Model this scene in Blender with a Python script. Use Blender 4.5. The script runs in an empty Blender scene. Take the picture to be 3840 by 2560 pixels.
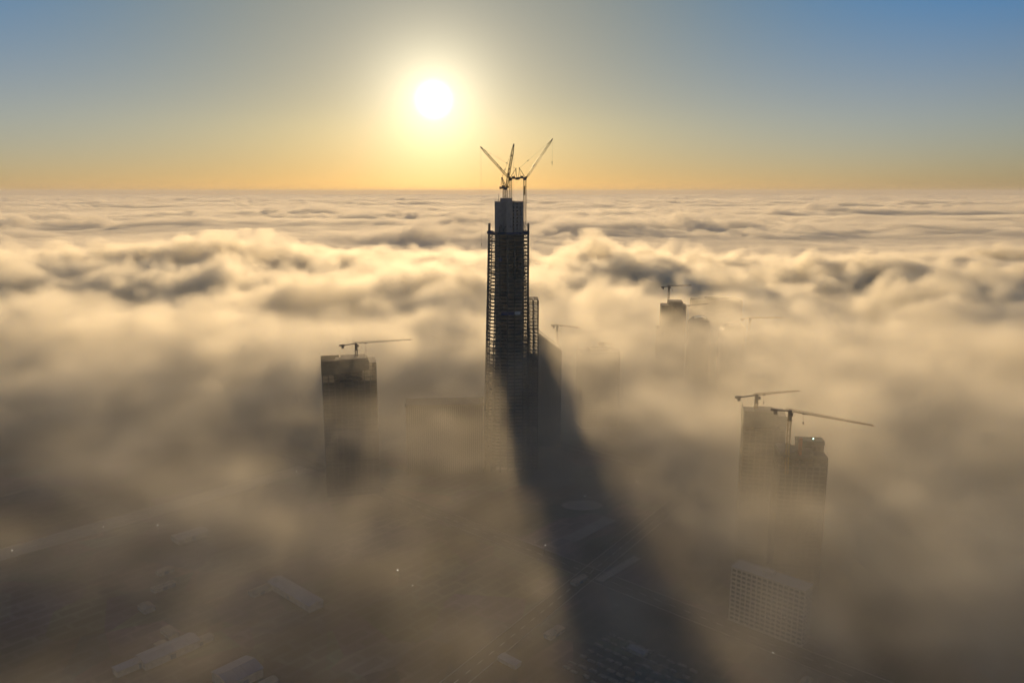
import bpy, math, random
import numpy as np
from mathutils import Vector, Matrix
R = math.radians
scene = bpy.context.scene
# camera
cd = bpy.data.cameras.new('camera'); cam = bpy.data.objects.new('camera', cd)
scene.collection.objects.link(cam); scene.camera = cam
cd.sensor_width = 36; cd.lens = 28; cd.clip_start = 1; cd.clip_end = 200000
cam.location = (0, 0, 330); cam.rotation_euler = (R(90-10.65), 0, 0)
SUN_EL, SUN_AZ = R(6.2), R(-5.4)     # azimuth from +Y towards +X
sdir = (math.sin(SUN_AZ)*math.cos(SUN_EL), math.cos(SUN_AZ)*math.cos(SUN_EL), math.sin(SUN_EL))
w = bpy.data.worlds.new('World'); scene.world = w; w.use_nodes = True
nt = w.node_tree; nt.nodes.clear()
out = nt.nodes.new('ShaderNodeOutputWorld'); bg = nt.nodes.new('ShaderNodeBackground')
sky = nt.nodes.new('ShaderNodeTexSky'); sky.sky_type = 'NISHITA'; sky.sun_disc = False
sky.sun_elevation = SUN_EL; sky.sun_rotation = SUN_AZ
sky.dust_density = 3.0; sky.air_density = 1.0; sky.ozone_density = 2
sky.dust_density = 0.3; sky.air_density = 1.0; sky.ozone_density = 1.0; sky.altitude = 300
def wn(t, **k):
    n = nt.nodes.new(t)
    for a_, v in k.items(): setattr(n, a_, v)
    return n
tc = wn('ShaderNodeTexCoord'); nrm = wn('ShaderNodeVectorMath', operation='NORMALIZE'); nt.links.new(tc.outputs['Generated'], nrm.inputs[0])
dot = wn('ShaderNodeVectorMath', operation='DOT_PRODUCT'); nt.links.new(nrm.outputs[0], dot.inputs[0]); dot.inputs[1].default_value = sdir
def m1(op, a_, b_=None, clamp=False):
    n = wn('ShaderNodeMath', operation=op, use_clamp=clamp)
    for k, v in enumerate((a_, b_)):
        if v is None: continue
        if isinstance(v, (int, float)): n.inputs[k].default_value = v
        else: nt.links.new(v, n.inputs[k])
    return n.outputs[0]
th = m1('MULTIPLY', m1('ARCCOSINE', m1('MINIMUM', dot.outputs['Value'], 0.9999999)), 180/math.pi)   # degrees from the sun
def smooth(v, lo, hi):
    n = wn('ShaderNodeMapRange', interpolation_type='SMOOTHSTEP'); nt.links.new(v, n.inputs[0])
    n.inputs[1].default_value, n.inputs[2].default_value = lo, hi
    return n.outputs[0]
def scaled(col, v):
    n = wn('ShaderNodeVectorMath', operation='SCALE'); n.inputs[0].default_value = col; nt.links.new(v, n.inputs['Scale']); return n.outputs[0]
def vop(op, a_, b_):
    n = wn('ShaderNodeVectorMath', operation=op)
    for k, v in enumerate((a_, b_)):
        if isinstance(v, tuple): n.inputs[k].default_value = v
        else: nt.links.new(v, n.inputs[k])
    return n.outputs[0]
sepz = wn('ShaderNodeSeparateXYZ'); nt.links.new(nrm.outputs[0], sepz.inputs[0])
el = m1('MULTIPLY', m1('ARCSINE', sepz.outputs[2]), 180/math.pi)                                     # degrees above the horizon
def vmix(f, a_, b_):
    n = wn('ShaderNodeMix', data_type='VECTOR'); nt.links.new(f, n.inputs[0])
    for k, v in ((4, a_), (5, b_)):
        if isinstance(v, tuple): n.inputs[k].default_value = v
        else: nt.links.new(v, n.inputs[k])
    return n.outputs[1]
clear = vmix(smooth(th, 10, 37), (1.0, 1.04, 1.04), (.38, 1.15, 2.25))
clear = vmix(smooth(th, 45, 80), clear, (.62, 1.0, 1.55))
low = vmix(smooth(th, 6, 31), (.46, .53, .82), (.86, .97, 1.6))
mid = vmix(smooth(th, 6, 34), (.84, .89, 1.0), (1.02, 1.10, 1.62))
tint = vmix(smooth(el, 5, 16), vmix(smooth(el, -.5, 5), low, mid), clear)
col = vop('MULTIPLY', sky.outputs[0], tint)
col = vop('MULTIPLY', col, (.05, .05, .05))
# the sun's disc and the bright dusty air round it
disc = m1('SUBTRACT', 1.0, smooth(th, 0.1, 1.6))
col = vop('ADD', col, scaled((1.5, 1.4, 1.2), disc))
col = vop('ADD', col, scaled((1.15, 1.02, .68), m1('POWER', 2.71828, m1('MULTIPLY', m1('POWER', m1('DIVIDE', th, 2.8), 1.25), -1.0))))
nt.links.new(col, bg.inputs[0]); bg.inputs[1].default_value = 1.0
nt.links.new(bg.outputs[0], out.inputs[0])
ld = bpy.data.lights.new('sun', 'SUN'); ld.energy = 4.1; ld.angle = R(0.5); ld.color = (1, .705, .385)
sun = bpy.data.objects.new('sun', ld); scene.collection.objects.link(sun)
sun.rotation_euler = Vector(sdir).to_track_quat('Z', 'Y').to_euler()
scene.view_settings.view_transform = 'Standard'; scene.view_settings.look = 'None'
scene.view_settings.exposure = 0
c = scene.cycles
c.use_denoising = True; c.volume_bounces = 12; c.max_bounces = 14; c.diffuse_bounces = 2
c.transparent_max_bounces = 32; c.volume_step_rate = 6.0; c.volume_max_steps = 1024
c.use_adaptive_sampling = True; c.adaptive_threshold = 0.05

FX0, FX1, FY0, FY1, FZ0, FZ1 = -1750, 1750, 120, 2620, -2, 248      # all the fog that is built as a density field
def gnoise(axes, scales, seed):
    """smooth noise of about unit variance: cubic B-spline through one fixed random lattice, sampled at any set of axes"""
    lo, hi = (FX0, FY0, FZ0), (FX1, FY1, FZ1)
    rng = np.random.default_rng(seed)
    a = rng.standard_normal([int(math.ceil((hi[k]-lo[k])/scales[k]))+4 for k in range(len(axes))])
    for ax, (v, s_) in enumerate(zip(axes, scales)):
        t = np.clip((v-lo[ax])/s_, 0, a.shape[ax]-4.001); i = np.floor(t).astype(int); f = t-i
        W = [(1-f)**3/6, (3*f**3-6*f*f+4)/6, (-3*f**3+3*f*f+3*f+1)/6, f**3/6]
        sh = [1]*a.ndim; sh[ax] = -1
        a = sum(np.take(a, i+k, axis=ax)*W[k].reshape(sh).astype(np.float32) for k in range(4)).astype(np.float32)
    return a/np.float32(.692**len(axes))
BUMPS = [(-190, 970, 120, 10), (225, 600, 130, 8), (-900, 1800, 330, 12)]
def ss(a, b, v):
    t = np.clip((v-a)/(b-a), 0, 1); return t*t*(3-2*t)
def fog_density(X, Y, Z):
    X2, Y2 = np.meshgrid(X, Y, indexing='ij')
    far = ss(860, 1900, Y2 + 0.35*np.abs(X2) + 60*gnoise((X, Y), (300, 300), 11))
    H = 184 - 52*ss(850, 1450, Y2) + 16*ss(1700, 2500, Y2) + 9*gnoise((X, Y), (500, 500), 1)
    bill = 11*gnoise((X, Y), (800, 800), 21) + np.abs(gnoise((X, Y), (260, 260), 2))*22 + np.abs(gnoise((X, Y), (120, 120), 3))*14
    H = H + far*(bill-22)
    lim = 196 + .02*np.clip(Y2-900, 0, None); H = np.where(H > lim-12, lim-12+12*np.tanh((H-lim+12)/24), H)
    for bx_, by_, br, bh in BUMPS: H = H + bh*np.exp(-((X2-bx_)**2+(Y2-by_)**2)/br**2)
    H = H[:, :, None]; F3 = far[:, :, None]
    n3 = np.abs(gnoise((X, Y, Z), (60, 60, 60), 5))*1.3 + .8*np.abs(gnoise((X, Y, Z), (30, 30, 30), 6)) + .4*np.abs(gnoise((X, Y, Z), (16, 16, 16), 16)) - 1.9
    H = H + n3*(6+9*F3)
    soft = 70 - 40*F3
    prof = ss(0, 1, (H - Z[None, None, :])/soft)
    thin = 1 - (1-F3)*(.62-.5*ss(90, 190, X2)[:, :, None])*(1-ss(30, 115, Z[None, None, :]))
    sig = ((0.0011 + 0.0025*ss(400, 880, Y2))*(1+1.3*ss(70, 260, X2-.1*Y2)) + .0028*ss(860, 1080, Y2) + 0.008*far)[:, :, None]
    for bx_, by_, br, bh in ((-195, 950, 120, 1.1), (228, 560, 130, .8), (125, 380, 140, .8), (5, 780, 150, -.35), (-185, 740, 110, -.3), (330, 1200, 150, .1)): sig = sig*(1 + bh*np.exp(-((X2-bx_)**2+(Y2-by_)**2)/br**2))[:, :, None]
    def sheet(v, k, seed): return gnoise((X, Y, Z), (v, v, v*k), seed)
    patch = .28*sheet(260, .4, 7) + .30*sheet(110, .4, 8) + .40*sheet(55, .5, 9) + .40*sheet(27, .6, 10) + .55*(.8-np.abs(sheet(44, .6, 17)))
    patch = np.exp((patch + .36*sheet(14, .7, 15))*(.80-.5*F3) - .22*(1-F3))
    return (prof*sig*patch*thin).astype(np.float32)
def volume_object(name, D, lo, hi, mat):
    nx, ny, nz = D.shape
    me = bpy.data.meshes.new('fog_samples'); me.vertices.add(D.size)
    at = me.attributes.new('dens', 'FLOAT', 'POINT'); at.data.foreach_set('value', D.ravel())
    ob = bpy.data.objects.new(name, me); scene.collection.objects.link(ob)
    ng = bpy.data.node_groups.new(name, 'GeometryNodeTree')
    ng.interface.new_socket('Geometry', in_out='INPUT', socket_type='NodeSocketGeometry')
    ng.interface.new_socket('Geometry', in_out='OUTPUT', socket_type='NodeSocketGeometry')
    N = ng.nodes.new; L = ng.links.new
    gi, go = N('NodeGroupInput'), N('NodeGroupOutput')
    vc = N('GeometryNodeVolumeCube'); pos = N('GeometryNodeInputPosition')
    def vm(op, a, b):
        n = N('ShaderNodeVectorMath'); n.operation = op
        for k, v in enumerate((a, b)):
            if v is None: continue
            if isinstance(v, (tuple, list)): n.inputs[k].default_value = v
            else: L(v, n.inputs[k])
        return n
    rel = vm('SUBTRACT', pos.outputs[0], tuple(lo)).outputs[0]
    sc = [(n-1)/(h-l) for n, h, l in zip(D.shape, hi, lo)]
    g = vm('MULTIPLY', rel, tuple(sc)).outputs[0]
    g = vm('ADD', g, (.5, .5, .5)).outputs[0]
    g = vm('FLOOR', g, None).outputs[0]
    dt = vm('DOT_PRODUCT', g, (float(ny*nz), float(nz), 1.0)).outputs['Value']
    # exact integer index from float parts
    sep = N('ShaderNodeSeparateXYZ'); L(g, sep.inputs[0])
    def im(op, a, b):
        n = N('FunctionNodeIntegerMath'); n.operation = op
        for k, v in enumerate((a, b)):
            if isinstance(v, int): n.inputs[k].default_value = v
            else: L(v, n.inputs[k])
        return n.outputs[0]
    def toi(s):
        n = N('FunctionNodeFloatToInt'); n.rounding_mode = 'ROUND'; L(s, n.inputs[0]); return n.outputs[0]
    i = im('ADD', im('MULTIPLY', im('ADD', im('MULTIPLY', toi(sep.outputs[0]), ny), toi(sep.outputs[1])), nz), toi(sep.outputs[2]))
    na = N('GeometryNodeInputNamedAttribute'); na.data_type = 'FLOAT'; na.inputs[0].default_value = 'dens'
    si = N('GeometryNodeSampleIndex'); si.data_type = 'FLOAT'; si.domain = 'POINT'
    L(gi.outputs[0], si.inputs['Geometry']); L(na.outputs[0], si.inputs['Value']); L(i, si.inputs['Index'])
    L(si.outputs[0], vc.inputs['Density'])
    vc.inputs['Min'].default_value = lo; vc.inputs['Max'].default_value = hi
    for k, n in zip('XYZ', D.shape): vc.inputs['Resolution '+k].default_value = n
    sm = N('GeometryNodeSetMaterial'); sm.inputs['Material'].default_value = mat
    L(vc.outputs[0], sm.inputs[0]); L(sm.outputs[0], go.inputs[0])
    me.materials.append(mat)
    m = ob.modifiers.new('volume', 'NODES'); m.node_group = ng
    return ob
def vol_mat(name, col, density, g, attr=True):
    m = bpy.data.materials.new(name); m.use_nodes = True; n = m.node_tree.nodes; n.clear()
    o = n.new('ShaderNodeOutputMaterial'); p = n.new('ShaderNodeVolumePrincipled')
    p.inputs['Color'].default_value = (*col, 1); p.inputs['Density'].default_value = density
    p.inputs['Anisotropy'].default_value = g
    p.inputs['Density Attribute'].default_value = 'density' if attr else ''
    m.node_tree.links.new(p.outputs[0], o.inputs['Volume'])
    return m
G = .5
fogm = vol_mat('fog', (.995, .948, .82), 1, G)
for lo, hi, n_, lb in (((-860, 150, 0), (860, 1154, 244), (382, 224, 50), 'thin golden morning fog lying over the near city'),
                       ((-1750, 1150, 0), (1750, 2620, 216), (584, 246, 40), 'thick banks of golden fog beyond the tall skyscraper')):
    ax_ = [np.linspace(l, h_, k) for l, h_, k in zip(lo, hi, n_)]
    fog = volume_object('fog_bank', fog_density(*ax_), lo, hi, fogm)
    fog['kind'] = 'stuff'; fog['label'] = lb; fog['category'] = 'fog'
# far deck
na_, nr = 620, 520
ang = np.linspace(R(-42), R(42), na_); rr = 2350*np.exp(np.linspace(0, math.log(22), nr))
A, RR = np.meshgrid(ang, rr, indexing='ij')
PX, PY = RR*np.sin(A), RR*np.cos(A)
rng = np.random.default_rng(3)
def pn(scale, seed):
    r = np.random.default_rng(seed); s = 0
    for _ in range(24):
        th = r.uniform(0, 2*math.pi); k = 2*math.pi/scale*r.uniform(.6, 1.6)
        s = s + np.sin(k*(PX*math.cos(th)+PY*math.sin(th))+r.uniform(0, 7))
    return s/math.sqrt(12)
big = np.clip(.5+.6*pn(5200, 8)+.35*pn(1900, 9), .12, 1.25)
wx, wy = 90*pn(900, 12), 90*pn(900, 13)
def warp(f, scale, seed):
    global PX, PY
    ox, oy = PX, PY; PX, PY = PX+wx, PY+wy
    r_ = f(scale, seed); PX, PY = ox, oy
    return r_
h = 116 + 9*pn(2600, 1) + big*(1+.7*np.exp((2500-RR)/2500))*(20*np.abs(warp(pn, 800, 2)) + 16*np.abs(warp(pn, 330, 3)) + 9*np.abs(warp(pn, 150, 4)) - 16)
verts = np.stack([PX, PY, h], -1).reshape(-1, 3); low = np.stack([PX, PY, PX*0+1], -1).reshape(-1, 3)
V = np.concatenate([verts, low]); n = na_*nr
I = np.arange(n).reshape(na_, nr)
q = np.stack([I[:-1, :-1], I[:-1, 1:], I[1:, 1:], I[1:, :-1]], -1).reshape(-1, 4)
F = [q, q[:, ::-1]+n]
def side(e): return np.stack([e[:-1], e[1:], e[1:]+n, e[:-1]+n], -1)
F += [side(I[0])[:, ::-1], side(I[-1]), side(I[:, 0]), side(I[:, -1])[:, ::-1]]
me = bpy.data.meshes.new('cloud_sea'); me.from_pydata(V.tolist(), [], np.concatenate(F)[:, ::-1].tolist()); me.update()
me.materials.append(vol_mat('cs', (.99, .94, .825), .0065, .35, False))
me.materials[0].cycles.homogeneous_volume = True
o = bpy.data.objects.new('cloud_sea', me); scene.collection.objects.link(o)
o['kind'] = 'stuff'; o['label'] = 'sea of rolling cloud reaching out to the horizon'; o['category'] = 'clouds'

# ------------------------------------------------------------------ materials
def mat(name, col, rough=.8, var=.25, scale=.35, metal=0.0):
    """procedural paint / concrete / steel: a base colour broken up by two sizes of noise, with fine relief"""
    m = bpy.data.materials.new(name); m.use_nodes = True; t = m.node_tree; p = t.nodes['Principled BSDF']
    g = t.nodes.new('ShaderNodeNewGeometry')
    n1 = t.nodes.new('ShaderNodeTexNoise'); n1.inputs['Scale'].default_value = scale; n1.inputs['Detail'].default_value = 6
    t.links.new(g.outputs['Position'], n1.inputs['Vector'])
    r = t.nodes.new('ShaderNodeValToRGB'); r.color_ramp.elements[0].position = .3; r.color_ramp.elements[1].position = .7
    r.color_ramp.elements[0].color = (*[v*(1-var) for v in col], 1); r.color_ramp.elements[1].color = (*[min(1, v*(1+var)) for v in col], 1)
    t.links.new(n1.outputs[0], r.inputs[0]); t.links.new(r.outputs[0], p.inputs['Base Color'])
    b = t.nodes.new('ShaderNodeBump'); b.inputs['Strength'].default_value = .15; b.inputs['Distance'].default_value = .05
    t.links.new(n1.outputs[0], b.inputs['Height']); t.links.new(b.outputs[0], p.inputs['Normal'])
    p.inputs['Roughness'].default_value = rough; p.inputs['Metallic'].default_value = metal
    return m
M = dict(
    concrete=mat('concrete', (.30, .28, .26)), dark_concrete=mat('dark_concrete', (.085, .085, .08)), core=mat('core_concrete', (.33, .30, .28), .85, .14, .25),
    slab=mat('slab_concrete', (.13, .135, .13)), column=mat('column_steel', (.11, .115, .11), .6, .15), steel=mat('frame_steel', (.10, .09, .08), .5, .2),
    beam=mat('beam_steel', (.14, .11, .09), .6, .2), net=mat('blue_net', (.05, .08, .17), .9), glass=mat('dark_glass', (.03, .045, .05), .2, .1),
    screen=mat('safety_screen', (.06, .08, .07), .9), yellow=mat('crane_yellow', (.30, .17, .03), .5, .2), darkcrane=mat('crane_grey', (.11, .09, .08), .5, .2),
    red=mat('crane_red', (.30, .08, .04), .5, .2), rope=mat('wire_rope', (.06, .05, .05), .5), white=mat('white_render', (.44, .41, .37), .85, .12),
    panel=mat('white_sheet', (.55, .56, .58), .7, .1), roof=mat('pale_roof', (.25, .25, .27), .5, .12, .12), blueroof=mat('blue_roof', (.10, .14, .22), .5, .15, .12),
    tanroof=mat('tan_roof', (.30, .25, .19), .7, .2, .12), wall=mat('hut_wall', (.36, .34, .31)), bars=mat('stacked_steel', (.28, .25, .22), .6, .35, .6),
    asphalt=mat('asphalt', (.055, .053, .052), .9, .25, .08), pale_road=mat('sandy_asphalt', (.26, .23, .19), .9, .2, .03), pad=mat('pad_concrete', (.24, .23, .22), .9, .15, .06), kerb=mat('kerb_stone', (.34, .33, .31)),
    band=mat('dark_band', (.075, .08, .08)), rib=mat('facade_rib', (.16, .16, .15)), paint=mat('road_paint', (.7, .7, .68), .7, .1))
def emit_mat(name, col, s):
    m = bpy.data.materials.new(name); m.use_nodes = True; p = m.node_tree.nodes['Principled BSDF']
    p.inputs['Base Color'].default_value = (*col, 1); p.inputs['Emission Color'].default_value = (*col, 1); p.inputs['Emission Strength'].default_value = s
    return m
M['lamp'] = emit_mat('lamp_glow', (1, .95, .85), 7); M['beacon'] = emit_mat('beacon_glow', (.55, 1, .8), 10)

# ------------------------------------------------------------------ mesh helpers
class MB:
    def __init__(s): s.v = []; s.f = []
    def box(s, x0, x1, y0, y1, z0, z1):
        k = len(s.v); s.v += [(x, y, z) for x in (x0, x1) for y in (y0, y1) for z in (z0, z1)]
        s.f += [tuple(k+i for i in q) for q in ((0,1,3,2),(4,6,7,5),(0,4,5,1),(2,3,7,6),(0,2,6,4),(1,5,7,3))]; return s
    def bar(s, a, b, t, t2=None):
        a, b = Vector(a), Vector(b); d = (b-a).normalized(); up = Vector((0, 0, 1)) if abs(d.z) < .95 else Vector((0, 1, 0))
        u = d.cross(up).normalized(); w_ = u.cross(d); k = len(s.v)
        for p, tt in ((a, t), (b, t2 or t)):
            for i, j in ((-1,-1),(1,-1),(1,1),(-1,1)): s.v.append(tuple(p+u*(i*tt/2)+w_*(j*tt/2)))
        s.f += [tuple(k+i for i in q) for q in ((0,3,2,1),(4,5,6,7),(0,1,5,4),(1,2,6,5),(2,3,7,6),(3,0,4,7))]; return s
    def prism(s, pts, z0, z1):
        k, n = len(s.v), len(pts)
        top = pts if not callable(z1) else pts
        s.v += [(x, y, z0) for x, y in pts] + [(x, y, z1(x, y) if callable(z1) else z1) for x, y in top]
        s.f += [tuple(range(k+n-1, k-1, -1)), tuple(range(k+n, k+2*n))] + [(k+i, k+(i+1) % n, k+n+(i+1) % n, k+n+i) for i in range(n)]; return s
    def profile(s, pts, y0, y1):       # an x-z outline pushed through y
        k, n = len(s.v), len(pts); s.v += [(x, y0, z) for x, z in pts] + [(x, y1, z) for x, z in pts]
        s.f += [tuple(range(k, k+n)), tuple(range(k+2*n-1, k+n-1, -1))] + [(k+i, k+n+i, k+n+(i+1) % n, k+(i+1) % n) for i in range(n)]; return s
    def mesh(s, name, m):
        me = bpy.data.meshes.new(name); me.from_pydata(s.v, [], s.f); me.update(); me.materials.append(m); return me
    def build(s, name, m, parent=None): return link(name, s.mesh(name, m), parent)
def link(name, me, parent=None, loc=None):
    o = bpy.data.objects.new(name, me); scene.collection.objects.link(o); o.parent = parent
    if loc: o.location = loc
    return o
def thing(name, label, cat, loc, rz=0, group=None):
    o = bpy.data.objects.new(name, None); scene.collection.objects.link(o); o.location = loc; o.rotation_euler = (0, 0, R(rz))
    o.empty_display_size = 5
    return tag(o, label, cat, group)
def tag(o, label, cat, group=None):
    o['label'] = label; o['category'] = cat
    if group: o['group'] = group
    return o
def structure(o): o['kind'] = 'structure'; return o

# ------------------------------------------------------------------ ground, roads
def ground_mat():
    m = bpy.data.materials.new('ground'); m.use_nodes = True; t = m.node_tree; p = t.nodes['Principled BSDF']; p.inputs['Roughness'].default_value = .95
    g = t.nodes.new('ShaderNodeNewGeometry')
    def noise(sc, d):
        n = t.nodes.new('ShaderNodeTexNoise'); n.inputs['Scale'].default_value = sc; n.inputs['Detail'].default_value = d; t.links.new(g.outputs['Position'], n.inputs['Vector']); return n.outputs[0]
    r = t.nodes.new('ShaderNodeValToRGB'); e = r.color_ramp.elements
    e[0].position = .36; e[0].color = (.035, .032, .028, 1); e[1].position = .66; e[1].color = (.16, .135, .105, 1); q = e.new(.5); q.color = (.085, .074, .06, 1)
    t.links.new(noise(.011, 9), r.inputs[0])
    v = t.nodes.new('ShaderNodeTexVoronoi'); v.inputs['Scale'].default_value = .022; t.links.new(g.outputs['Position'], v.inputs['Vector'])
    mx = t.nodes.new('ShaderNodeMix'); mx.data_type = 'RGBA'; mx.blend_type = 'OVERLAY'; mx.inputs[0].default_value = .45
    mp = t.nodes.new('ShaderNodeMapping'); mp.inputs['Rotation'].default_value = (0, 0, R(-48)); t.links.new(g.outputs['Position'], mp.inputs['Vector'])
    bk = t.nodes.new('ShaderNodeTexBrick'); bk.inputs['Scale'].default_value = .02; bk.inputs['Mortar Size'].default_value = .035; bk.inputs['Bias'].default_value = -.1; bk.offset = .37
    bk.inputs['Color1'].default_value = (.12, .11, .09, 1); bk.inputs['Color2'].default_value = (.55, .5, .42, 1); bk.inputs['Mortar'].default_value = (.75, .72, .66, 1); t.links.new(mp.outputs[0], bk.inputs['Vector'])
    m2 = t.nodes.new('ShaderNodeMix'); m2.data_type = 'RGBA'; m2.blend_type = 'OVERLAY'; m2.inputs[0].default_value = .35; t.links.new(r.outputs[0], m2.inputs[6]); t.links.new(bk.outputs[0], m2.inputs[7]); r = type('o', (), {'outputs': [m2.outputs[2]]})
    t.links.new(r.outputs[0], mx.inputs[6]); t.links.new(v.outputs['Color'], mx.inputs[7])
    hs = t.nodes.new('ShaderNodeHueSaturation'); hs.inputs['Saturation'].default_value = .55; t.links.new(mx.outputs[2], hs.inputs['Color'])
    t.links.new(hs.outputs[0], p.inputs['Base Color'])
    return m
structure(MB().box(-62000, 62000, -3000, 62000, -3, 0).build('ground', ground_mat()))
U, Wv = Vector((math.cos(R(48)), math.sin(R(48)), 0)), Vector((math.sin(R(48)), -math.cos(R(48)), 0))   # the street grid runs at 48 degrees
def strip(name, a, b, width, m, z):
    a, b = Vector((*a, 0)), Vector((*b, 0)); d = (b-a).normalized(); n = Vector((-d.y, d.x, 0))*width/2
    return structure(MB().prism([tuple((p)[:2]) for p in (a+n, a-n, b-n, b+n)][::1], .0, z).build(name, m))
for a, b, wd in (((-640, 512), (260, 1460), 26), ((-95, 410), (330, 1040), 16), ((-330, 1010), (420, 335), 20), ((-560, 640), (-180, 300), 12), ((20, 1060), (560, 570), 14)):
    rd = strip('road', a, b, wd, M['pale_road'] if wd > 25 else M['asphalt'], .02)
    A_, B_ = Vector((*a, 0)), Vector((*b, 0)); d = (B_-A_).normalized(); n = Vector((-d.y, d.x, 0))
    for sd in (-1, 1):
        k = MB(); k.bar(A_+n*sd*(wd/2+.25)+Vector((0, 0, .07)), B_+n*sd*(wd/2+.25)+Vector((0, 0, .07)), .5); k.build('kerb', M['kerb'], rd)
    ln = MB(); L_ = (B_-A_).length; s_ = 0
    while s_ < L_:
        c_ = A_+d*s_; e_ = A_+d*min(L_, s_+6); kk = len(ln.v); ln.v += [tuple(c_+n*.2+Vector((0,0,.026))), tuple(c_-n*.2+Vector((0,0,.026))), tuple(e_-n*.2+Vector((0,0,.026))), tuple(e_+n*.2+Vector((0,0,.026)))]; ln.f.append((kk, kk+1, kk+2, kk+3)); s_ += 14
    ln.build('lane_marking', M['paint'], rd)

# ------------------------------------------------------------------ the great tower
T = thing('unfinished_skyscraper', 'very tall dark skyscraper under construction rising far above the fog', 'skyscraper', (0, 930, 0))
FH, DECK = 4.1, 282.0
def bays(x0, x1, n): return [x0+(x1-x0)*i/n for i in range(n+1)]
# concrete core: left wing, recessed bay, middle shaft, right wing with openings
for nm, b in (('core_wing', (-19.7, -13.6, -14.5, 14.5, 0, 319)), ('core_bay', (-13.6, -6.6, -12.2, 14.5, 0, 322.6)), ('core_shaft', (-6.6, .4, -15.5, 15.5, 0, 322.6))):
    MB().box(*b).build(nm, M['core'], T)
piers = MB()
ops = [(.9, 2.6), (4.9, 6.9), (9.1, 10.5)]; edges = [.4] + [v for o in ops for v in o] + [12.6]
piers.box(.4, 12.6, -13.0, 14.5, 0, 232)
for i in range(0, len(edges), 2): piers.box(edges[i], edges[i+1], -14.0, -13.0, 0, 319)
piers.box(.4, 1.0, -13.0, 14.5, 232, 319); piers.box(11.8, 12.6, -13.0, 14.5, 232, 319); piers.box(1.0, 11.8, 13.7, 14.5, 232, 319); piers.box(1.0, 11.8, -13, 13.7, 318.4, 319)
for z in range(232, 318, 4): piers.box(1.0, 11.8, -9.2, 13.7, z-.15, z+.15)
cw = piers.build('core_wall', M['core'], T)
sp = {}
for j, (a, b) in enumerate(ops):
    z = 0.0; lv = [(0, 233)] + [(233+2.5+FH*i, 233+FH*(i+1)) for i in range(21)]
    for z0_, z1_ in lv: MB().box(a, b, -13.9, -13.1, z0_, min(z1_, 318.3)).build('spandrel', M['core'], cw)
# sparse square form-tie blockouts on the middle shaft
for z in range(236, 300, 9): MB().box(-1.6, -.9, -15.62, -15.5, z, z+1.6).build('hatch', M['glass'], T)
# roof clutter on the core
rl = MB()
for x in np.arange(-19.4, -13.8, 1.1): rl.bar((x, -14.3, 319), (x, -14.3, 320.3), .1)
for x in np.arange(1, 12.5, 1.3): rl.bar((x, -13.8, 319), (x, -13.8, 320.2), .1)
rl.bar((-19.6, -14.3, 320.2), (-13.7, -14.3, 320.2), .1); rl.bar((.6, -13.8, 320.1), (12.5, -13.8, 320.1), .1)
for x in np.arange(-13.4, .4, .8): rl.bar((x, -12, 322.6), (x, -12, 322.6+.4+.6*abs(math.sin(x*3))), .14)
rl.build('guard_rail', M['steel'], T)
MB().bar((-15.3, -8, 319), (-15.3, -8, 327.5), .5, .3).build('hoist_post', M['steel'], T)
# floor plates: an eight-sided plan that widens to the left towards the ground
def plan(z, grow=0.0):
    t = max(0, (DECK-z)/230); wl, wr = 22.5+6.3*t, 22.5
    p = [(-wl, -8), (-wl+9.5, -19), (-9, -22), (8, -22), (wr-6, -18.5), (wr, -8), (wr, 8), (wr-6, 18.5), (8, 22), (-9, 22), (-wl+9.5, 19), (-wl, 8)]
    s = 1+grow/22; c7, s7 = math.cos(R(-3)), math.sin(R(-3))
    return [(-3.7+(x*c7-y*s7)*s, (x*s7+y*c7)*s) for x, y in p]
rnd = random.Random(4)
nfl = int(DECK/FH)
for i in range(1, nfl+1):
    z = DECK-(nfl-i)*FH
    P_ = plan(z); g = 9.0
    # the slab is cast round the core in front and behind; the outer side bays carry steel beams and part decks only
    body = MB(); inner = [(x, y) for x, y in P_]
    front = [P_[1], P_[2], P_[3], P_[4], (P_[4][0], -12.4), (P_[1][0], -12.4)]
    back = [(P_[10][0], 15.8), (P_[7][0], 15.8), P_[7], P_[8], P_[9], P_[10]]
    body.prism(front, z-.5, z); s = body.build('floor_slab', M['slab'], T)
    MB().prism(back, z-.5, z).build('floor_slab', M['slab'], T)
    eb = MB(); n = len(P_)
    for k in range(n): eb.bar((*P_[k], z-.45), (*P_[(k+1) % n], z-.45), .9)
    eb.build('edge_beam', M['slab'], s)
    for yy in (-7.5, 0, 7.5):
        MB().bar((P_[0][0], yy, z-.4), (-19.7, yy, z-.4), .7).build('side_beam', M['beam'], s); MB().bar((12.6, yy, z-.4), (P_[5][0], yy, z-.4), .7).build('side_beam', M['beam'], s)
    if rnd.random() < .7: MB().prism([(P_[0][0]+.3, -7.6), (-19.8, -11), (-19.8, -1.5), (P_[0][0]+.3, -1)], z-.25, z-.05).build('side_deck', M['beam'], s)
    if rnd.random() < .7: MB().prism([(12.7, -11), (P_[5][0]-.3, -7.5), (P_[5][0]-.3, 0), (12.7, 0)], z-.25, z-.05).build('side_deck', M['beam'], s)
    if rnd.random() < .55:
        a_ = rnd.uniform(-7, 6); MB().bar((P_[0][0]+.5, a_, z-FH), (-20.2, a_, z-.6), .5).build('brace', M['beam'], s)
    if rnd.random() < .5:
        a_ = rnd.uniform(-7, 6); MB().bar((12.9, a_, z-.6), (P_[5][0]-.6, a_, z-FH), .5).build('brace', M['beam'], s)
top_, bot_ = plan(DECK), plan(0)
def lerp2(k, l, f): return tuple(top_[k][c]+(top_[l][c]-top_[k][c])*f for c in (0, 1)), tuple(bot_[k][c]+(bot_[l][c]-bot_[k][c])*f for c in (0, 1))
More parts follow.
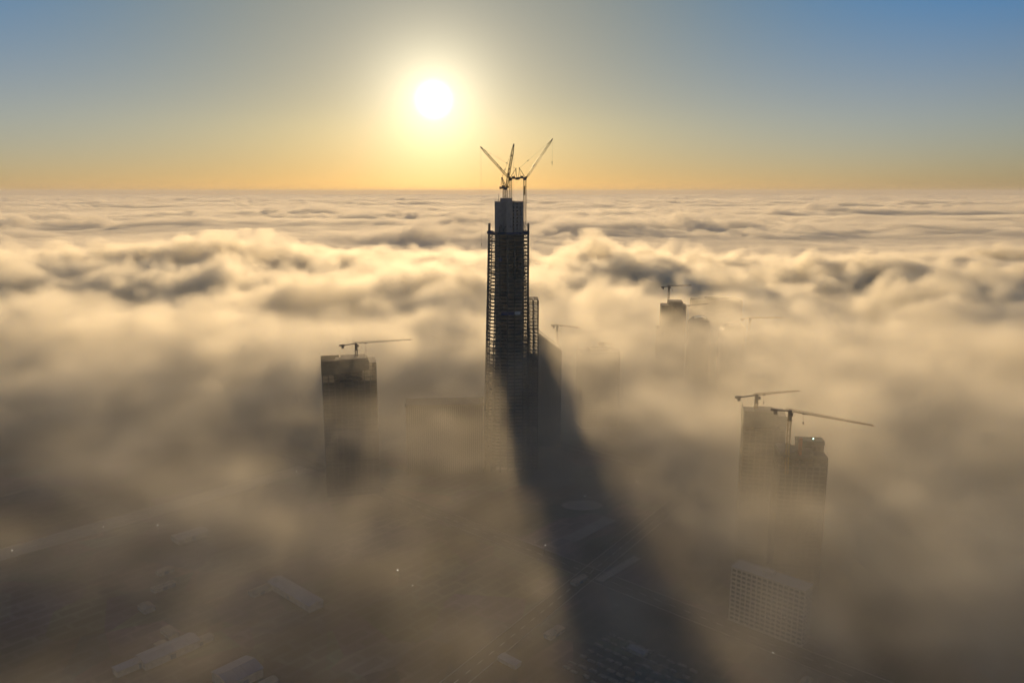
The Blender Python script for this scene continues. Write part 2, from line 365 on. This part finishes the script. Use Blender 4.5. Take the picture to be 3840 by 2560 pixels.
colspec = [(0, 1, 0, 12, 1.5), (11, 10, 0, 12, 1.5), (0, 1, .42, 0, 1.0), (0, 1, 1, 3, 1.1), (2, 3, 0, 9, 1.3), (2, 3, .52, 0, 1.4), (3, 4, 0, 0, 1.2), (4, 5, .1, 3, 1.1), (4, 5, 1, 12, 1.9), (6, 7, 0, 12, 1.9), (6, 7, 1, 0, 1.1), (8, 9, 0, 0, 1.2), (8, 9, .5, 0, 1.2), (9, 10, 0, 0, 1.2), (9, 10, 1, 0, 1.1), (0, 11, .5, 9, 1.2)]
for a, b, f, ext, th_ in colspec:
    pt_, pb_ = lerp2(a, b, f)
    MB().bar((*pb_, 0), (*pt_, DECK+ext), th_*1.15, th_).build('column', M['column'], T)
# rebar and jump-form platforms at the working deck
for k, (xa, xb) in enumerate(((top_[0][0]-2.3, top_[0][0]+6.2), (top_[5][0]-5.5, top_[5][0]+1.7))):
    pf = MB().box(xa, xb, -10, 10, DECK+.4, DECK+2.6)
    pf.box(xa+.6, xb-1.5, -8, 8, DECK+2.6, DECK+3.6); pf.build('climbing_platform', M['net'], T)
dn = MB().box(-20.2, 14.5, -16.6, -16.2, DECK+.1, DECK+2.3); dn.build('deck_net', M['net'], T)
br = MB()
for a, b in (((-17, -18, DECK), (-11, -16, DECK+11)), ((-7, -19, DECK), (-13.5, -16.5, DECK+11)), ((-12, -19, DECK), (-7.2, -17, DECK+9.5)), ((13.5, -6, DECK), (16.5, -6, DECK+5)), ((-9.2, -20, DECK), (-9.2, -20, DECK+13)), ((-6.8, -20, DECK), (-6.8, -20, DECK+12))): br.bar(a, b, .45)
br.build('prop', M['column'], T)
for k in range(3):
    z = 172+k*0
for x0_, x1_, z0_, z1_, m_ in ((3.2, 9.6, 191, 194.4, 'panel'), (-12.5, -5, 190, 194, 'net'), (-4.5, 2.4, 190.2, 194, 'net'), (-15, -11, 252, 256, 'net')):
    MB().box(x0_, x1_, -23.4, -23.2, z0_, z1_).build('hung_sheet', M[m_], T)
dg = MB()
for z in (196, 180, 164):
    dg.bar((-20.3, -17, z), (-15, -20, z+8), .6); dg.bar((-15, -20, z+8), (-10, -21.5, z), .6)
dg.build('outrigger_brace', M['column'], T)
# open steel annex on the right flank
AX = (19.4, 24.8, 30.6); AY = (-13, -4, 5, 14); AT = 206.5
for x in AX:
    for y in AY: MB().bar((x, y, 0), (x, y, AT), 1.1).build('annex_column', M['steel'], T)
i = 0; z = AT
while z > 2:
    f = MB(); zz = z-.35
    for x in AX: f.bar((x, AY[0]-.3, zz), (x, AY[-1]+.3, zz), .85)
    for y in AY: f.bar((AX[0]-.3, y, zz+.05), (AX[-1]+.3, y, zz+.05), .85)
    if i >= 2: f.box(AX[0]+.4, AX[-1]-.5, AY[1]+.4, AY[-1]-.4, z-.22, z-.08)
    if i > 8: f.box(AX[0]+.4, AX[-1]-.5, AY[0]+.4, AY[1]-.4, z-.22, z-.08)
    f.build('annex_floor', M['steel'], T); i += 1; z -= FH if i > 1 else 5.4

# ------------------------------------------------------------------ cranes
def lattice(mb, a, b, w0, w1, n, side, up, t):
    """four chords with zig-zag lacing between two points"""
    a, b = Vector(a), Vector(b)
    C = lambda f, i, j: a.lerp(b, f)+side*(i*(w0+(w1-w0)*f)/2)+up*(j*(w0+(w1-w0)*f)/2)
    for i, j in ((-1,-1),(1,-1),(1,1),(-1,1)): mb.bar(C(0, i, j), C(1, i, j), t)
    cs = [(-1,-1),(1,-1),(1,1),(-1,1)]
    for k in range(n):
        f0, f1 = k/n, (k+1)/n
        for q in range(4):
            p, r_ = cs[q], cs[(q+1) % 4]
            if k % 2: p, r_ = r_, p
            mb.bar(C(f0, *p), C(f1, *r_), t*.6); mb.bar(C(f1, *p), C(f1, *r_), t*.55)
    return mb
def luffing(label, x, y, z0, zt, jt, counter, mw, mcol, hook_len, rz=0):
    """jt: jib tip; counter: horizontal direction of the counter deck"""
    t = thing('luffing_crane', label, 'crane', (x, y, z0), 0, 'cranes on top of the tall tower')
    o = Vector((x, y, z0)); tip = Vector(jt)-o; c_ = Vector(counter).normalized(); H_ = zt-z0
    s, u = Vector((math.cos(R(rz)), math.sin(R(rz)), 0)), Vector((-math.sin(R(rz)), math.cos(R(rz)), 0))
    lattice(MB(), (0, 0, 0), (0, 0, H_), mw, mw, max(4, int(H_/2.4)), s, u, .5).build('mast', M['yellow'], t)
    d = MB().box(-mw*.62, mw*.62, -mw*.62, mw*.62, H_, H_+2.2); d.build('slew_ring', M['darkcrane'], t)
    n = c_.cross(Vector((0, 0, 1)))
    dk = MB(); dk.bar(-c_*2.5+Vector((0, 0, H_+2.6)), c_*9.3+Vector((0, 0, H_+2.6)), 1.5); dk.build('machinery_deck', M['darkcrane'], t)
    cw_ = MB(); cw_.bar(c_*5.6+Vector((0, 0, H_+2.2)), c_*9.4+Vector((0, 0, H_+2.2)), 2.6); cw_.build('counterweight', M['darkcrane'], t)
    MB().bar(c_*1.5+Vector((0, 0, H_+4)), c_*5.2+Vector((0, 0, H_+4)), 1.8).build('winch', M['darkcrane'], t)
    cab = -c_*1.5+n*2.6+Vector((0, 0, H_+3.2)); MB().box(cab.x-1, cab.x+1, cab.y-1, cab.y+1, cab.z-1.2, cab.z+1.2).build('cab', M['yellow'], t)
    ap = c_*6.2+Vector((0, 0, H_+13.5)); af = MB()
    for sd in (-1, 1):
        af.bar(-c_*.6+n*sd*1.1+Vector((0, 0, H_+3)), ap+n*sd*.5, .5); af.bar(c_*7.2+n*sd*1.1+Vector((0, 0, H_+3)), ap+n*sd*.5, .35); af.bar(c_*4.6+n*sd*1.1+Vector((0, 0, H_+3)), ap+n*sd*.4, .25)
    af.bar(ap-n*.9, ap+n*.9, 1.0); af.bar(c_*2+n*1+Vector((0,0,H_+7.2)), c_*2-n*1+Vector((0,0,H_+7.2)), .3); af.build('a_frame', M['darkcrane'], t)
    foot = -c_*2.2+Vector((0, 0, H_+3.2)); jd = (tip-foot).normalized(); js = jd.cross(Vector((0, 0, 1))).normalized(); ju = js.cross(jd); L_ = (tip-foot).length
    j = MB(); f1, f2 = foot+jd*L_*.1, foot+jd*L_*.86
    lattice(j, foot, f1, 1.0, 2.3, 3, js, ju, .3); lattice(j, f1, f2, 2.3, 2.1, 15, js, ju, .3); lattice(j, f2, tip, 2.1, .8, 4, js, ju, .3)
    jo = j.build('jib', M['yellow'], t)
    hd = MB(); hd.bar(tip-jd*2.2, tip+jd*1.0, 1.5, 1.1); hd.build('jib_head', M['darkcrane'], jo)
    fx = MB()
    for f in (.3, .42, .74): q = foot+jd*L_*f+ju*.8; fx.bar(q-jd*(1.6 if f == .3 else .5), q+jd*(1.6 if f == .3 else .5), 1.3)
    fx.build('jib_fitting', M['darkcrane'], jo)
    pn_ = MB(); q = ap.lerp(tip-jd*3+ju*.6, .28)
    pn_.bar(ap+n*.4, q+n*.3, .12); pn_.bar(ap-n*.4, q-n*.3, .12); pn_.bar(q, tip-jd*3+ju*.6, .12); pn_.build('pendant_line', M['rope'], t)
    MB().bar(q-(q-ap).normalized()*.8, q+(q-ap).normalized()*.8, .8).build('pulley_block', M['darkcrane'], t)
    hl = MB(); hp = tip+jd*.4; hl.bar(hp, hp-Vector((0, 0, hook_len)), .13); hl.build('hoist_line', M['rope'], t)
    hk = MB(); hb = hp-Vector((0, 0, hook_len)); hk.bar(hb+Vector((0, 0, 1.2)), hb-Vector((0, 0, 1.4)), .9, .5); hk.bar(hb-Vector((0, 0, 1.4)), hb-Vector((0, 0, 3.2)), .3); hk.build('hook', M['darkcrane'], t)
    return t
luffing('crane with steep near-upright jib, lowest turret of the three on the tall tower', -7.7, 930, 322.4, 332.0, (1.9, 902, 380.5), (-.62, .79, 0), 3.9, 0, 62, 45)
luffing('crane leaning its long jib left towards the sun, on the tall tower', -1.7, 929, 322.4, 342.2, (-35.3, 934, 379.5), (1, .08, 0), 3.1, 0, 110)
c3_ = luffing('crane reaching its long jib up to the right, on the outside mast of the tower', 14.6, 926, 284.0, 342.6, (45.4, 928, 388.0), (-1, .05, 0), 3.1, 0, 26)
ex = MB(); ex.box(-1.0, .3, -1.2, 1.2, 42, 52); ex.build('climbing_frame', M['yellow'], c3_)
tb = MB(); tb.bar((1.6, -1.6, 36), (3.4, -1.6, 36), .35); tb.bar((3.4, -1.6, 36), (1.6, -1.6, 33), .3); tb.bar((-1.5, 0, 35), (-3, 0, 35), .6); tb.bar((-1.5, 0, 15), (-3, 0, 15), .6); tb.bar((-1.6, 0, 1), (-4, 0, -1.6), .8); tb.bar((1.6, 0, 1), (2.6, 0, -1.6), .8); tb.build('wall_tie', M['steel'], c3_)

def flat_top(label, x, y, z0, zt, tip, tail, m='yellow', group='flat-topped cranes standing in the fog', simple=False, mw=2.2):
    """hammerhead crane without a tower peak: mast, slewing unit, jib, counter-jib"""
    t = thing('tower_crane', label, 'crane', (x, y, z0), 0, group); o = Vector((x, y, z0)); H_ = zt-z0
    lattice(MB(), (0, 0, 0), (0, 0, H_), mw, mw, max(4, int(H_/(5 if simple else 2.6))), Vector((1, 0, 0)), Vector((0, 1, 0)), .34).build('mast', M[m], t)
    d = Vector((tip[0]-x, tip[1]-y, 0)).normalized(); n = d.cross(Vector((0, 0, 1))); top = Vector((0, 0, H_))
    sl = MB(); sl.bar(top+Vector((0, 0, -6)), top+Vector((0, 0, 2.2)), mw*1.15); sl.bar(top+n*(-2)+Vector((0, 0, -6)), top+n*2+Vector((0, 0, -6)), .5); sl.bar(top-d*2.2+Vector((0, 0, -6)), top+d*2.2+Vector((0, 0, -6)), .5); sl.build('slewing_unit', M['darkcrane'], t)
    cb = top+n*1.9+d*1.4+Vector((0, 0, -.6)); MB().box(cb.x-1, cb.x+1, cb.y-1, cb.y+1, cb.z-1.2, cb.z+1.2).build('cab', M['darkcrane'], t)
    tp = Vector(tip)-o; tl = Vector(tail)-o; J = MB(); base = top+Vector((0, 0, 1.6))
    a, L_ = base-d*4, (tp-base).length; nb = max(8, int(L_/2.2)); up_ = Vector((0, 0, 1))
    jd = (tp-base).normalized()
    for f0 in range(nb):
        p, q = a.lerp(tp, f0/nb), a.lerp(tp, (f0+1)/nb); hh, h2 = 1.9-1.1*f0/nb, 1.9-1.1*(f0+1)/nb; mid_ = p.lerp(q, .5)
        for sd in (-1, 1):
            J.bar(p+n*sd*.75, q+n*sd*.75, .24); J.bar(p+n*sd*.75, mid_+up_*hh, .16); J.bar(mid_+up_*hh, q+n*sd*.75, .16)
        if f0 < nb-1: J.bar(mid_+up_*hh, q.lerp(a.lerp(tp, (f0+2)/nb), .5)+up_*h2, .24)
        J.bar(p+n*.75, p-n*.75, .14)
    J.build('jib', M[m], t)
    cj = MB(); cj.bar(base, tl+Vector((0, 0, .2)), 1.0); cj.build('counter_jib', M['darkcrane'], t)
    e = tl+d*2; MB().bar(e-d*2.6+up_*.6, e+d*2.8+up_*.6, 1.9).build('winch_house', M['darkcrane'], t)
    MB().bar(e+d*1+up_*-.2, e+d*1-up_*2.8, 2.3).build('counterweight', M['darkcrane'], t)
    tr = base.lerp(tp, .17); MB().bar(tr-d*1.2-up_*.5, tr+d*1.2-up_*.5, .7).build('trolley', M['darkcrane'], t)
    hk = MB(); hk.bar(tr, tr-up_*8, .12); hk.bar(tr-up_*7, tr-up_*9, .8, .4); hk.build('hook', M['darkcrane'], t)
    return t

# ------------------------------------------------------------------ fog-bound towers
def block(name, label, cat, x, y, rz, w_, d, h, fh=3.9, clad=None, nxb=8, nyb=5, wallm='glass', group=None, band='dark_concrete', top=True):
    """frame building: core, a slab for every floor, columns on the rim, cladding up to 'clad'"""
    t = thing(name, label, cat, (x, y, 0), rz, group)
    MB().box(-w_*.24, w_*.24, -d*.25, d*.25, 0, h+(3.2 if top else -.5)).build('core', M['dark_concrete'], t)
    me = MB().box(-w_/2, w_/2, -d/2, d/2, -.55, 0).mesh('floor_slab', M[band]); n = int(h/fh)
    for i in range(n): link('floor_slab', me, t, (0, 0, h-i*fh))
    cm = MB().box(-.45, .45, -.45, .45, 0, h-.6).mesh('column', M[band])
    for i in range(nxb+1):
        for sd in (-1, 1): link('column', cm, t, (-w_/2+.62+(w_-1.24)*i/nxb, sd*(d/2-.62), 0))
    for i in range(1, nyb):
        for sd in (-1, 1): link('column', cm, t, (sd*(w_/2-.62), -d/2+.62+(d-1.24)*i/nyb, 0))
    c = h if clad is None else clad
    if c > 0:
        q = .75
        for nm, b in (('front_wall', (-w_/2+q, w_/2-q, -d/2+q, -d/2+q+.3)), ('rear_wall', (-w_/2+q, w_/2-q, d/2-q-.3, d/2-q)), ('side_wall', (-w_/2+q, -w_/2+q+.3, -d/2+q+.3, d/2-q-.3)), ('side_wall', (w_/2-q-.3, w_/2-q, -d/2+q+.3, d/2-q-.3))):
            MB().box(*b, .3, c-.7).build(nm, M[wallm], t)
    return t
# left tower
B1 = block('office_tower', 'wide dark tower with ragged screened top, left of the tall skyscraper', 'tower', -178, 848, 14, 58, 30, 149, 3.9, 130, 9, 5, band='band')
MB().box(-28.6, -9.5, -15.6, -15.2, 138, 153).build('safety_screen', M['screen'], B1)
MB().box(-29.2, -28.8, -15.6, 14, 137, 153).build('safety_screen', M['screen'], B1)
MB().box(-28.8, -9.5, 14.9, 15.3, 138, 153).build('safety_screen', M['screen'], B1)
MB().box(-9.3, 20.5, -15.5, -15.15, 141, 152).build('safety_screen', M['screen'], B1)
MB().box(20.4, 20.8, -15.1, 15, 143, 152).build('safety_screen', M['screen'], B1)
MB().box(-8, 19, -12, 12, 149, 153.5).build('roof_core', M['dark_concrete'], B1)
rb = MB()
for k in range(26): xx = -9+k*1.1; rb.bar((xx, -11+(k*7) % 22, 153.5), (xx, -11+(k*7) % 22, 154.2+((k*5) % 7)*.2), .18)
rb.build('starter_bars', M['steel'], B1)
flat_top('long-jibbed crane on the ragged roof of the left tower', -169.7, 851.3, 153.4, 166.1, (-112.7, 877, 167.0), (-185.6, 843.5, 166.4), 'darkcrane')
# right-hand pair
B2 = block('residential_tower', 'nearer of the two right-hand towers, with a stepped unfinished roof', 'tower', 232, 613, -9, 37, 28, 124.5, 3.6, 117, 7, 5)
MB().box(-2, 18.2, 2, 13.6, 124.5, 132.5).build('roof_block', M['dark_concrete'], B2)
MB().box(-2.4, 18.5, 1.6, 13.9, 130.2, 133.2).build('parapet', M['screen'], B2)
for k in range(5): MB().box(0+k*3.4, 2.2+k*3.4, 1.9, 2.3, 125.5, 128.5).build('opening', M['glass'], B2)
MB().box(-18, -6, -12, 12, 124.5, 127.5).build('upstand', M['dark_concrete'], B2)
MB().box(-16, 17, -13.6, -13.2, 124.5, 126).build('parapet', M['dark_concrete'], B2)
tag(MB().box(227.5, 229.5, 604, 606, 124.5, 138).bar((228.5, 605, 124.5), (228.5, 605, 138.6), 2.2).build('hoist_mast', M['red']), 'rust-red post standing on the stepped roof of the nearer right-hand tower', 'mast')
flat_top('orange crane over the nearer right-hand tower, jib sloping down to the right', 217.5, 602, 110, 160.0, (271, 575, 157.5), (205.0, 608.3, 160.4), 'yellow')
B3 = block('residential_tower', 'farther of the two right-hand towers, half lost behind the crane', 'tower', 226, 690, -12, 36, 30, 136, 3.6, 124, 7, 5)
MB().box(-18.6, -18.2, -15, 15, 124, 140).build('safety_screen', M['screen'], B3); MB().box(-18, 10, -15.6, -15.3, 126, 140).build('safety_screen', M['screen'], B3); MB().box(10, 18, -15.5, -15.2, 128, 137).build('safety_screen', M['screen'], B3)
flat_top('faint crane on the farther right-hand tower', 218.5, 690, 136, 150, (262, 705, 151.5), (199, 686, 150), 'yellow')
# apartment block with a pale gridded face
A = thing('apartment_block', 'pale apartment block with a grid of small windows, low at the right', 'building', (192, 555, 0), -42.3)
LEN, HT, NB, NF = 58.0, 44.0, 14, 12; bw, fh_ = LEN/NB, 3.6
pm = MB().box(-.55, .55, -.4, 0, 0, HT).mesh('pier', M['white']); sm_ = MB().box(-LEN/2, LEN/2, -.34, -.04, 0, 1.5).mesh('spandrel', M['white'])
gm = MB().box(-bw/2+.57, bw/2-.57, .02, .1, 0, 2.1).mesh('window', M['glass']); bm_ = MB().box(-.05, .05, -.02, .04, 0, 2.1).mesh('window_bar', M['white'])
body = MB().box(-LEN/2+.2, LEN/2-.2, .12, 14, 0, HT-.1); body.build('wall', M['white'], A)
for i in range(NB+1): link('pier', pm, A, (-LEN/2+i*bw, 0, 0))
for j in range(NF): link('spandrel', sm_, A, (0, 0, j*fh_))
for j in range(NF):
    for i in range(NB): g_ = link('window', gm, A, (-LEN/2+(i+.5)*bw, 0, j*fh_+1.5)); link('window_bar', bm_, g_)
for j in range(NF-1):
    for i in range(3): MB().box(LEN/2-.2, LEN/2-.12, 2+i*4, 4+i*4, j*fh_+1.4, j*fh_+3.2).build('side_window', M['glass'], A)
MB().box(-LEN/2-.4, LEN/2+.4, -.5, 14.4, HT, HT+1.1).build('parapet', M['white'], A)
MB().box(-6, 2, 4, 10, HT+1.1, HT+4).build('stair_house', M['white'], A)
# distant group on the right
T1 = block('office_tower', 'tallest of the distant towers on the right, flat stepped top', 'tower', 278, 1362, -6, 42, 30, 139, 4, None, 7, 5)
MB().box(-9, 15, -13, 13, 139, 145.5).build('roof_core', M['dark_concrete'], T1); MB().box(-27, -21.1, -12, 12, 0, 100).build('stair_wing', M['dark_concrete'], T1)
flat_top('thin upright crane rising over the tallest distant tower', 270, 1364, 139, 168.5, (312, 1380, 169.5), (256.5, 1359, 168.5), 'darkcrane')
flat_top('faint crane with rising jib between the distant towers', 294, 1341, 80, 137, (335, 1346, 142), (278, 1339, 136), 'darkcrane')
def crowned(label, x, y, w_, d, h, prof, rz, open_crown):
    t = thing('curved_tower', label, 'tower', (x, y, 0), rz)
    pts = [(-w_/2, 0), (w_/2, 0)] + [(fx*w_, fz) for fx, fz in prof]
    MB().profile([(a*.96, max(0, b-.8)) for a, b in pts], -d/2+.6, d/2-.6).build('wall', M['glass'], t)
    def half(z):      # outline cut at height z
        xs = []
        for (xa, za), (xb, zb) in zip(pts[1:], pts[2:]+pts[:1]):
            if (za-z)*(zb-z) <= 0 and za != zb: xs.append(xa+(xb-xa)*(z-za)/(zb-za))
        return (min(xs), max(xs)) if len(xs) > 1 else None
    z = 4
    while z < h-.5:
        q = half(z)
        if q: MB().box(q[0], q[1], -d/2, d/2, z-.5, z).build('floor_slab', M['dark_concrete'], t)
        z += 4
    for i in range(8):
        xx = -w_/2+.5+(w_-1)*i/7; zz = max([b for a, b in pts if abs(a-xx) < w_*.2] or [h*.9])
        if open_crown: MB().bar((xx, -d/2+.3, h-14), (xx, -d/2+.3, h+1+(i % 3)*.9), .5).build('crown_post', M['steel'], t)
        for sd in (-1, 1): MB().bar((xx*.97, sd*(d/2-.2), 0), (xx*.97, sd*(d/2-.2), h-18), .7).build('rib', M['dark_concrete'], t)
    return t
crowned('distant tower with a smoothly rounded top', 311, 1310, 35, 26, 127, [(.5, 116), (.44, 122), (.32, 126), (.12, 127), (-.1, 126.5), (-.3, 123.5), (-.44, 119), (-.5, 114)], -4, False)
crowned('distant tower with a domed crown of open steel posts', 353, 1262, 38, 28, 122, [(.5, 116), (.38, 121), (.1, 122), (-.2, 120), (-.38, 116), (-.5, 109)], -3, True)
flat_top('crane standing on the ground beside the domed distant tower', 377.5, 1249, 0, 131, (434, 1258, 132), (362, 1246, 131), 'darkcrane', simple=True)
block('office_block', 'broad ghostly block fading out behind the curved distant towers', 'building', 390, 1510, 4, 92, 34, 129, 4, None, 14, 5)
B5 = block('office_block', 'low ghostly block in the fog just right of the skyscraper\'s shadow', 'building', 122, 1105, 8, 55, 36, 110, 4, None, 9, 5)
flat_top('tiny crane on the ghostly block right of the skyscraper', 128, 1106, 110, 118.5, (141, 1106, 118.8), (122, 1106, 118.6), 'darkcrane')
# sloped, ribbed building hiding behind the skyscraper
S = thing('ribbed_building', 'ribbed building with a sloping roof peeping out behind the skyscraper', 'building', (38, 1022, 0))
sx = lambda x: 152-(x+4)*.78 if x > -4 else 152
MB().profile([(-30, 0), (26, 0), (26, sx(26)), (-4, 152), (-30, 152)], -16, 16).build('wall', M['glass'], S)
for k in range(24):
    x = -29+k*2.35; MB().bar((x, -16.25, 0), (x, -16.25, sx(x)-.3), .55).build('rib', M['rib'], S)
flat_top('thin crane above the sloping roof behind the skyscraper', 60.5, 1052, 60, 152.5, (89, 1043, 152), (53, 1054.5, 153), 'darkcrane', simple=True)
W_ = thing('ribbed_building', 'low wide ribbed building dim in the fog left of the skyscraper', 'building', (-80, 915, 0), 4)
MB().box(-45, 45, -14, 14, 0, 84).build('wall', M['glass'], W_)
for k in range(38): MB().bar((-44.5+k*2.4, -14.25, 0), (-44.5+k*2.4, -14.25, 83.6), .5).build('rib', M['rib'], W_)
MB().box(-46, 46, -15, 15, 84, 86).build('roof_slab', M['dark_concrete'], W_)
block('office_block', 'low faint block under two small cranes at far right', 'building', 515, 1310, 0, 60, 30, 50, 4, None, 9, 4)
flat_top('left of two small faint cranes at far right', 480, 1302, 0, 74, (505, 1306, 74), (472, 1300, 74), 'darkcrane', simple=True)
flat_top('right of two small faint cranes at far right', 518, 1300, 50, 74, (534, 1302, 74), (508, 1300, 74), 'darkcrane')

# ------------------------------------------------------------------ the building site on the ground
def shed(label, x, y, rz, w_, d, h, roofm, name='shed', group=None):
    t = thing(name, label, 'shed', (x, y, 0), rz, group)
    MB().box(-w_/2, w_/2, -d/2, d/2, 0, h).build('wall', M['wall'], t)
    k = MB()
    k.v += [(-w_/2-.5, -d/2-.6, h), (w_/2+.5, -d/2-.6, h), (w_/2+.5, 0, h+d*.12), (-w_/2-.5, 0, h+d*.12), (-w_/2-.5, d/2+.6, h), (w_/2+.5, d/2+.6, h)]
    k.v += [(a, b, c-.25) for a, b, c in k.v[:6]]
    k.f += [(0,1,2,3), (3,2,5,4), (6,9,8,7), (9,10,11,8), (0,6,7,1), (4,5,11,10), (0,3,9,6), (3,4,10,9), (1,7,8,2), (2,8,11,5)]
    rf = k.build('roof', M[roofm], t)
    for q in range(int(w_/6)): xx = -w_/2+3+q*6; sk = MB(); sk.bar((xx, -d/2, h+.15), (xx, -.3, h+d*.12+.12), .3); sk.build('roof_seam', M[roofm], rf)
    MB().box(-2, 2, -d/2-.05, -d/2, 0, min(4, h-.5)).build('door', M['blueroof'], t)
    return t
shed('long pale-roofed shed low at the left of the picture', -249, 526, 48, 40, 15, 6, 'roof')
shed('narrow pale-roofed shed beside the long one at the left', -264, 513, 48, 34, 8, 5, 'roof')
shed('dark blue-roofed shed at the bottom edge, left', -189, 497, 48, 26, 22, 7, 'blueroof')
shed('slim grey-roofed shed lying across the haze left of centre', -180, 610, -42, 62, 13, 6, 'roof')
shed('pale roof half hidden below the left tower', -312, 724, 48, 30, 16, 5, 'roof')
ORD = ['first', 'second', 'third', 'fourth', 'fifth', 'sixth', 'seventh', 'eighth', 'ninth', 'tenth']
huts = []
for k in range(9):
    rr_ = random.Random(k+40); a = Vector((-330, 545, 0))+U*rr_.uniform(0, 150)+Wv*rr_.uniform(-60, 190)
    if a.y < 900: huts.append((a.x/(a.y+60), shed('tan-roofed site hut', a.x, a.y, 48+90*(k % 2), rr_.uniform(10, 22), rr_.uniform(6, 9), 3.5, 'tanroof', 'site_hut', 'site huts at lower left')))
for k, (_, o) in enumerate(sorted(huts, key=lambda q: q[0])): o['label'] = 'tan-roofed site hut on the ground at lower left, %s from the left' % ORD[k]
huts = []
for k in range(10):
    rr_ = random.Random(k+80); a = Vector((20, 470, 0))+U*rr_.uniform(-10, 190)+Wv*rr_.uniform(-90, 140)
    huts.append((a.y, shed('small site hut', a.x, a.y, 48+90*(k % 2), rr_.uniform(8, 18), rr_.uniform(5, 8), 3.2, ('tanroof', 'roof')[k % 2], 'site_hut', 'site huts in the shadow')))
for k, (_, o) in enumerate(sorted(huts, key=lambda q: q[0])): o['label'] = 'small site hut in the skyscraper\'s shadow, %s from the bottom edge' % ORD[k]
pads = MB()
def pad(label, pts):
    tag(MB().prism(pts, 0, .35).build('concrete_pad', M['pad']), label, 'slab')
pad('oval pale concrete pad highest in the shadow of the skyscraper', [(75+22*math.cos(a), 806+13*math.sin(a)) for a in np.linspace(0, 2*math.pi, 25)[:-1]])
def rect(c, l, w2): c = Vector((*c, 0)); return [tuple((c+U*i*l/2+Wv*j*w2/2)[:2]) for i, j in ((-1,1),(1,1),(1,-1),(-1,-1))]
pad('long pale slab lying slanted in the shadow of the skyscraper', rect((78, 745), 70, 15))
pad('narrow pale slab beside the long one in the shadow', rect((95, 660), 60, 8))
st = MB()
for i in range(4):
    for j in range(3): st.bar((-3+.2*i, -.9+.6*i, .2+.45*j), (3+.2*i, -.9+.6*i, .2+.45*j), .4)
stm = st.mesh('material_stack', M['bars'])
for r_ in range(7):
    for k in range(9):
        rr_ = random.Random(r_*31+k); a = Vector((48, 500, 0))+U*(r_*9.5)+Wv*(k*8.5-14)
        o = link('material_stack', stm, None, (a.x+rr_.uniform(-1, 1), a.y+rr_.uniform(-1, 1), .02)); o.rotation_euler = (0, 0, R(-42+rr_.uniform(-6, 6))); o.scale = (rr_.uniform(.7, 1.1), rr_.uniform(.7, 1.2), rr_.uniform(.5, 1.3))
        tag(o, 'steel bar stack in the bottom-centre yard, %s row back, %s from the left' % (ORD[r_], ORD[k]), 'stack', 'steel stacks in the storage yard')
pole = MB().bar((0, 0, 0), (0, 0, 8.6), .22, .16); pole.bar((0, 0, 8.6), (.9, 0, 8.8), .14); pole = pole.mesh('pole', M['steel']); head_ = MB().box(.6, 1.3, -.22, .22, 8.62, 8.8).mesh('lamp_head', M['lamp'])
LAMPS = ('at the far left edge beside the pale road', 'at the foot of the left tower', 'by the pale roof below the left tower', 'left of centre, the nearer of two close together', 'left of centre, the farther of two close together', 'by the oval pad in the shadow', 'right of the shadow below the right-hand pair', 'low at right in front of the gridded apartment block', 'just right of the shadow behind the oval pad', 'on the pale road at left, second from the edge', 'at the left rim of the skyscraper shadow')
for k, (x, y) in enumerate(((-457, 679), (-253, 886), (-348, 734), (-82, 612), (-98, 640), (79, 811), (222, 726), (185, 516), (140, 855), (-400, 731), (30, 689))):
    t = thing('lamp_post', 'tiny lit lamp post ' + LAMPS[k], 'lamp', (x, y, 0), 40*k, 'lit lamps on the ground')
    link('pole', pole, t); link('lamp_head', head_, t)
bl = thing('beacon_lamp', 'bright greenish lamp on the roof edge of the nearer right-hand tower', 'lamp', (242.5, 615.5, 133.2))
MB().bar((0, 0, 0), (0, 0, 1.3), .15).build('pole', M['steel'], bl); MB().box(-.3, .3, -.3, .3, 1.3, 1.8).build('lamp_head', M['beacon'], bl)

# ------------------------------------------------------------------ the thin air over everything
hz = MB().box(-64000, 64000, -3100, 63000, -4, 400).build('haze', vol_mat('haze', (.98, .94, .87), 3.0e-5, .12, False))
hz['kind'] = 'stuff'; hz['label'] = 'thin golden haze in the air'; hz['category'] = 'haze'
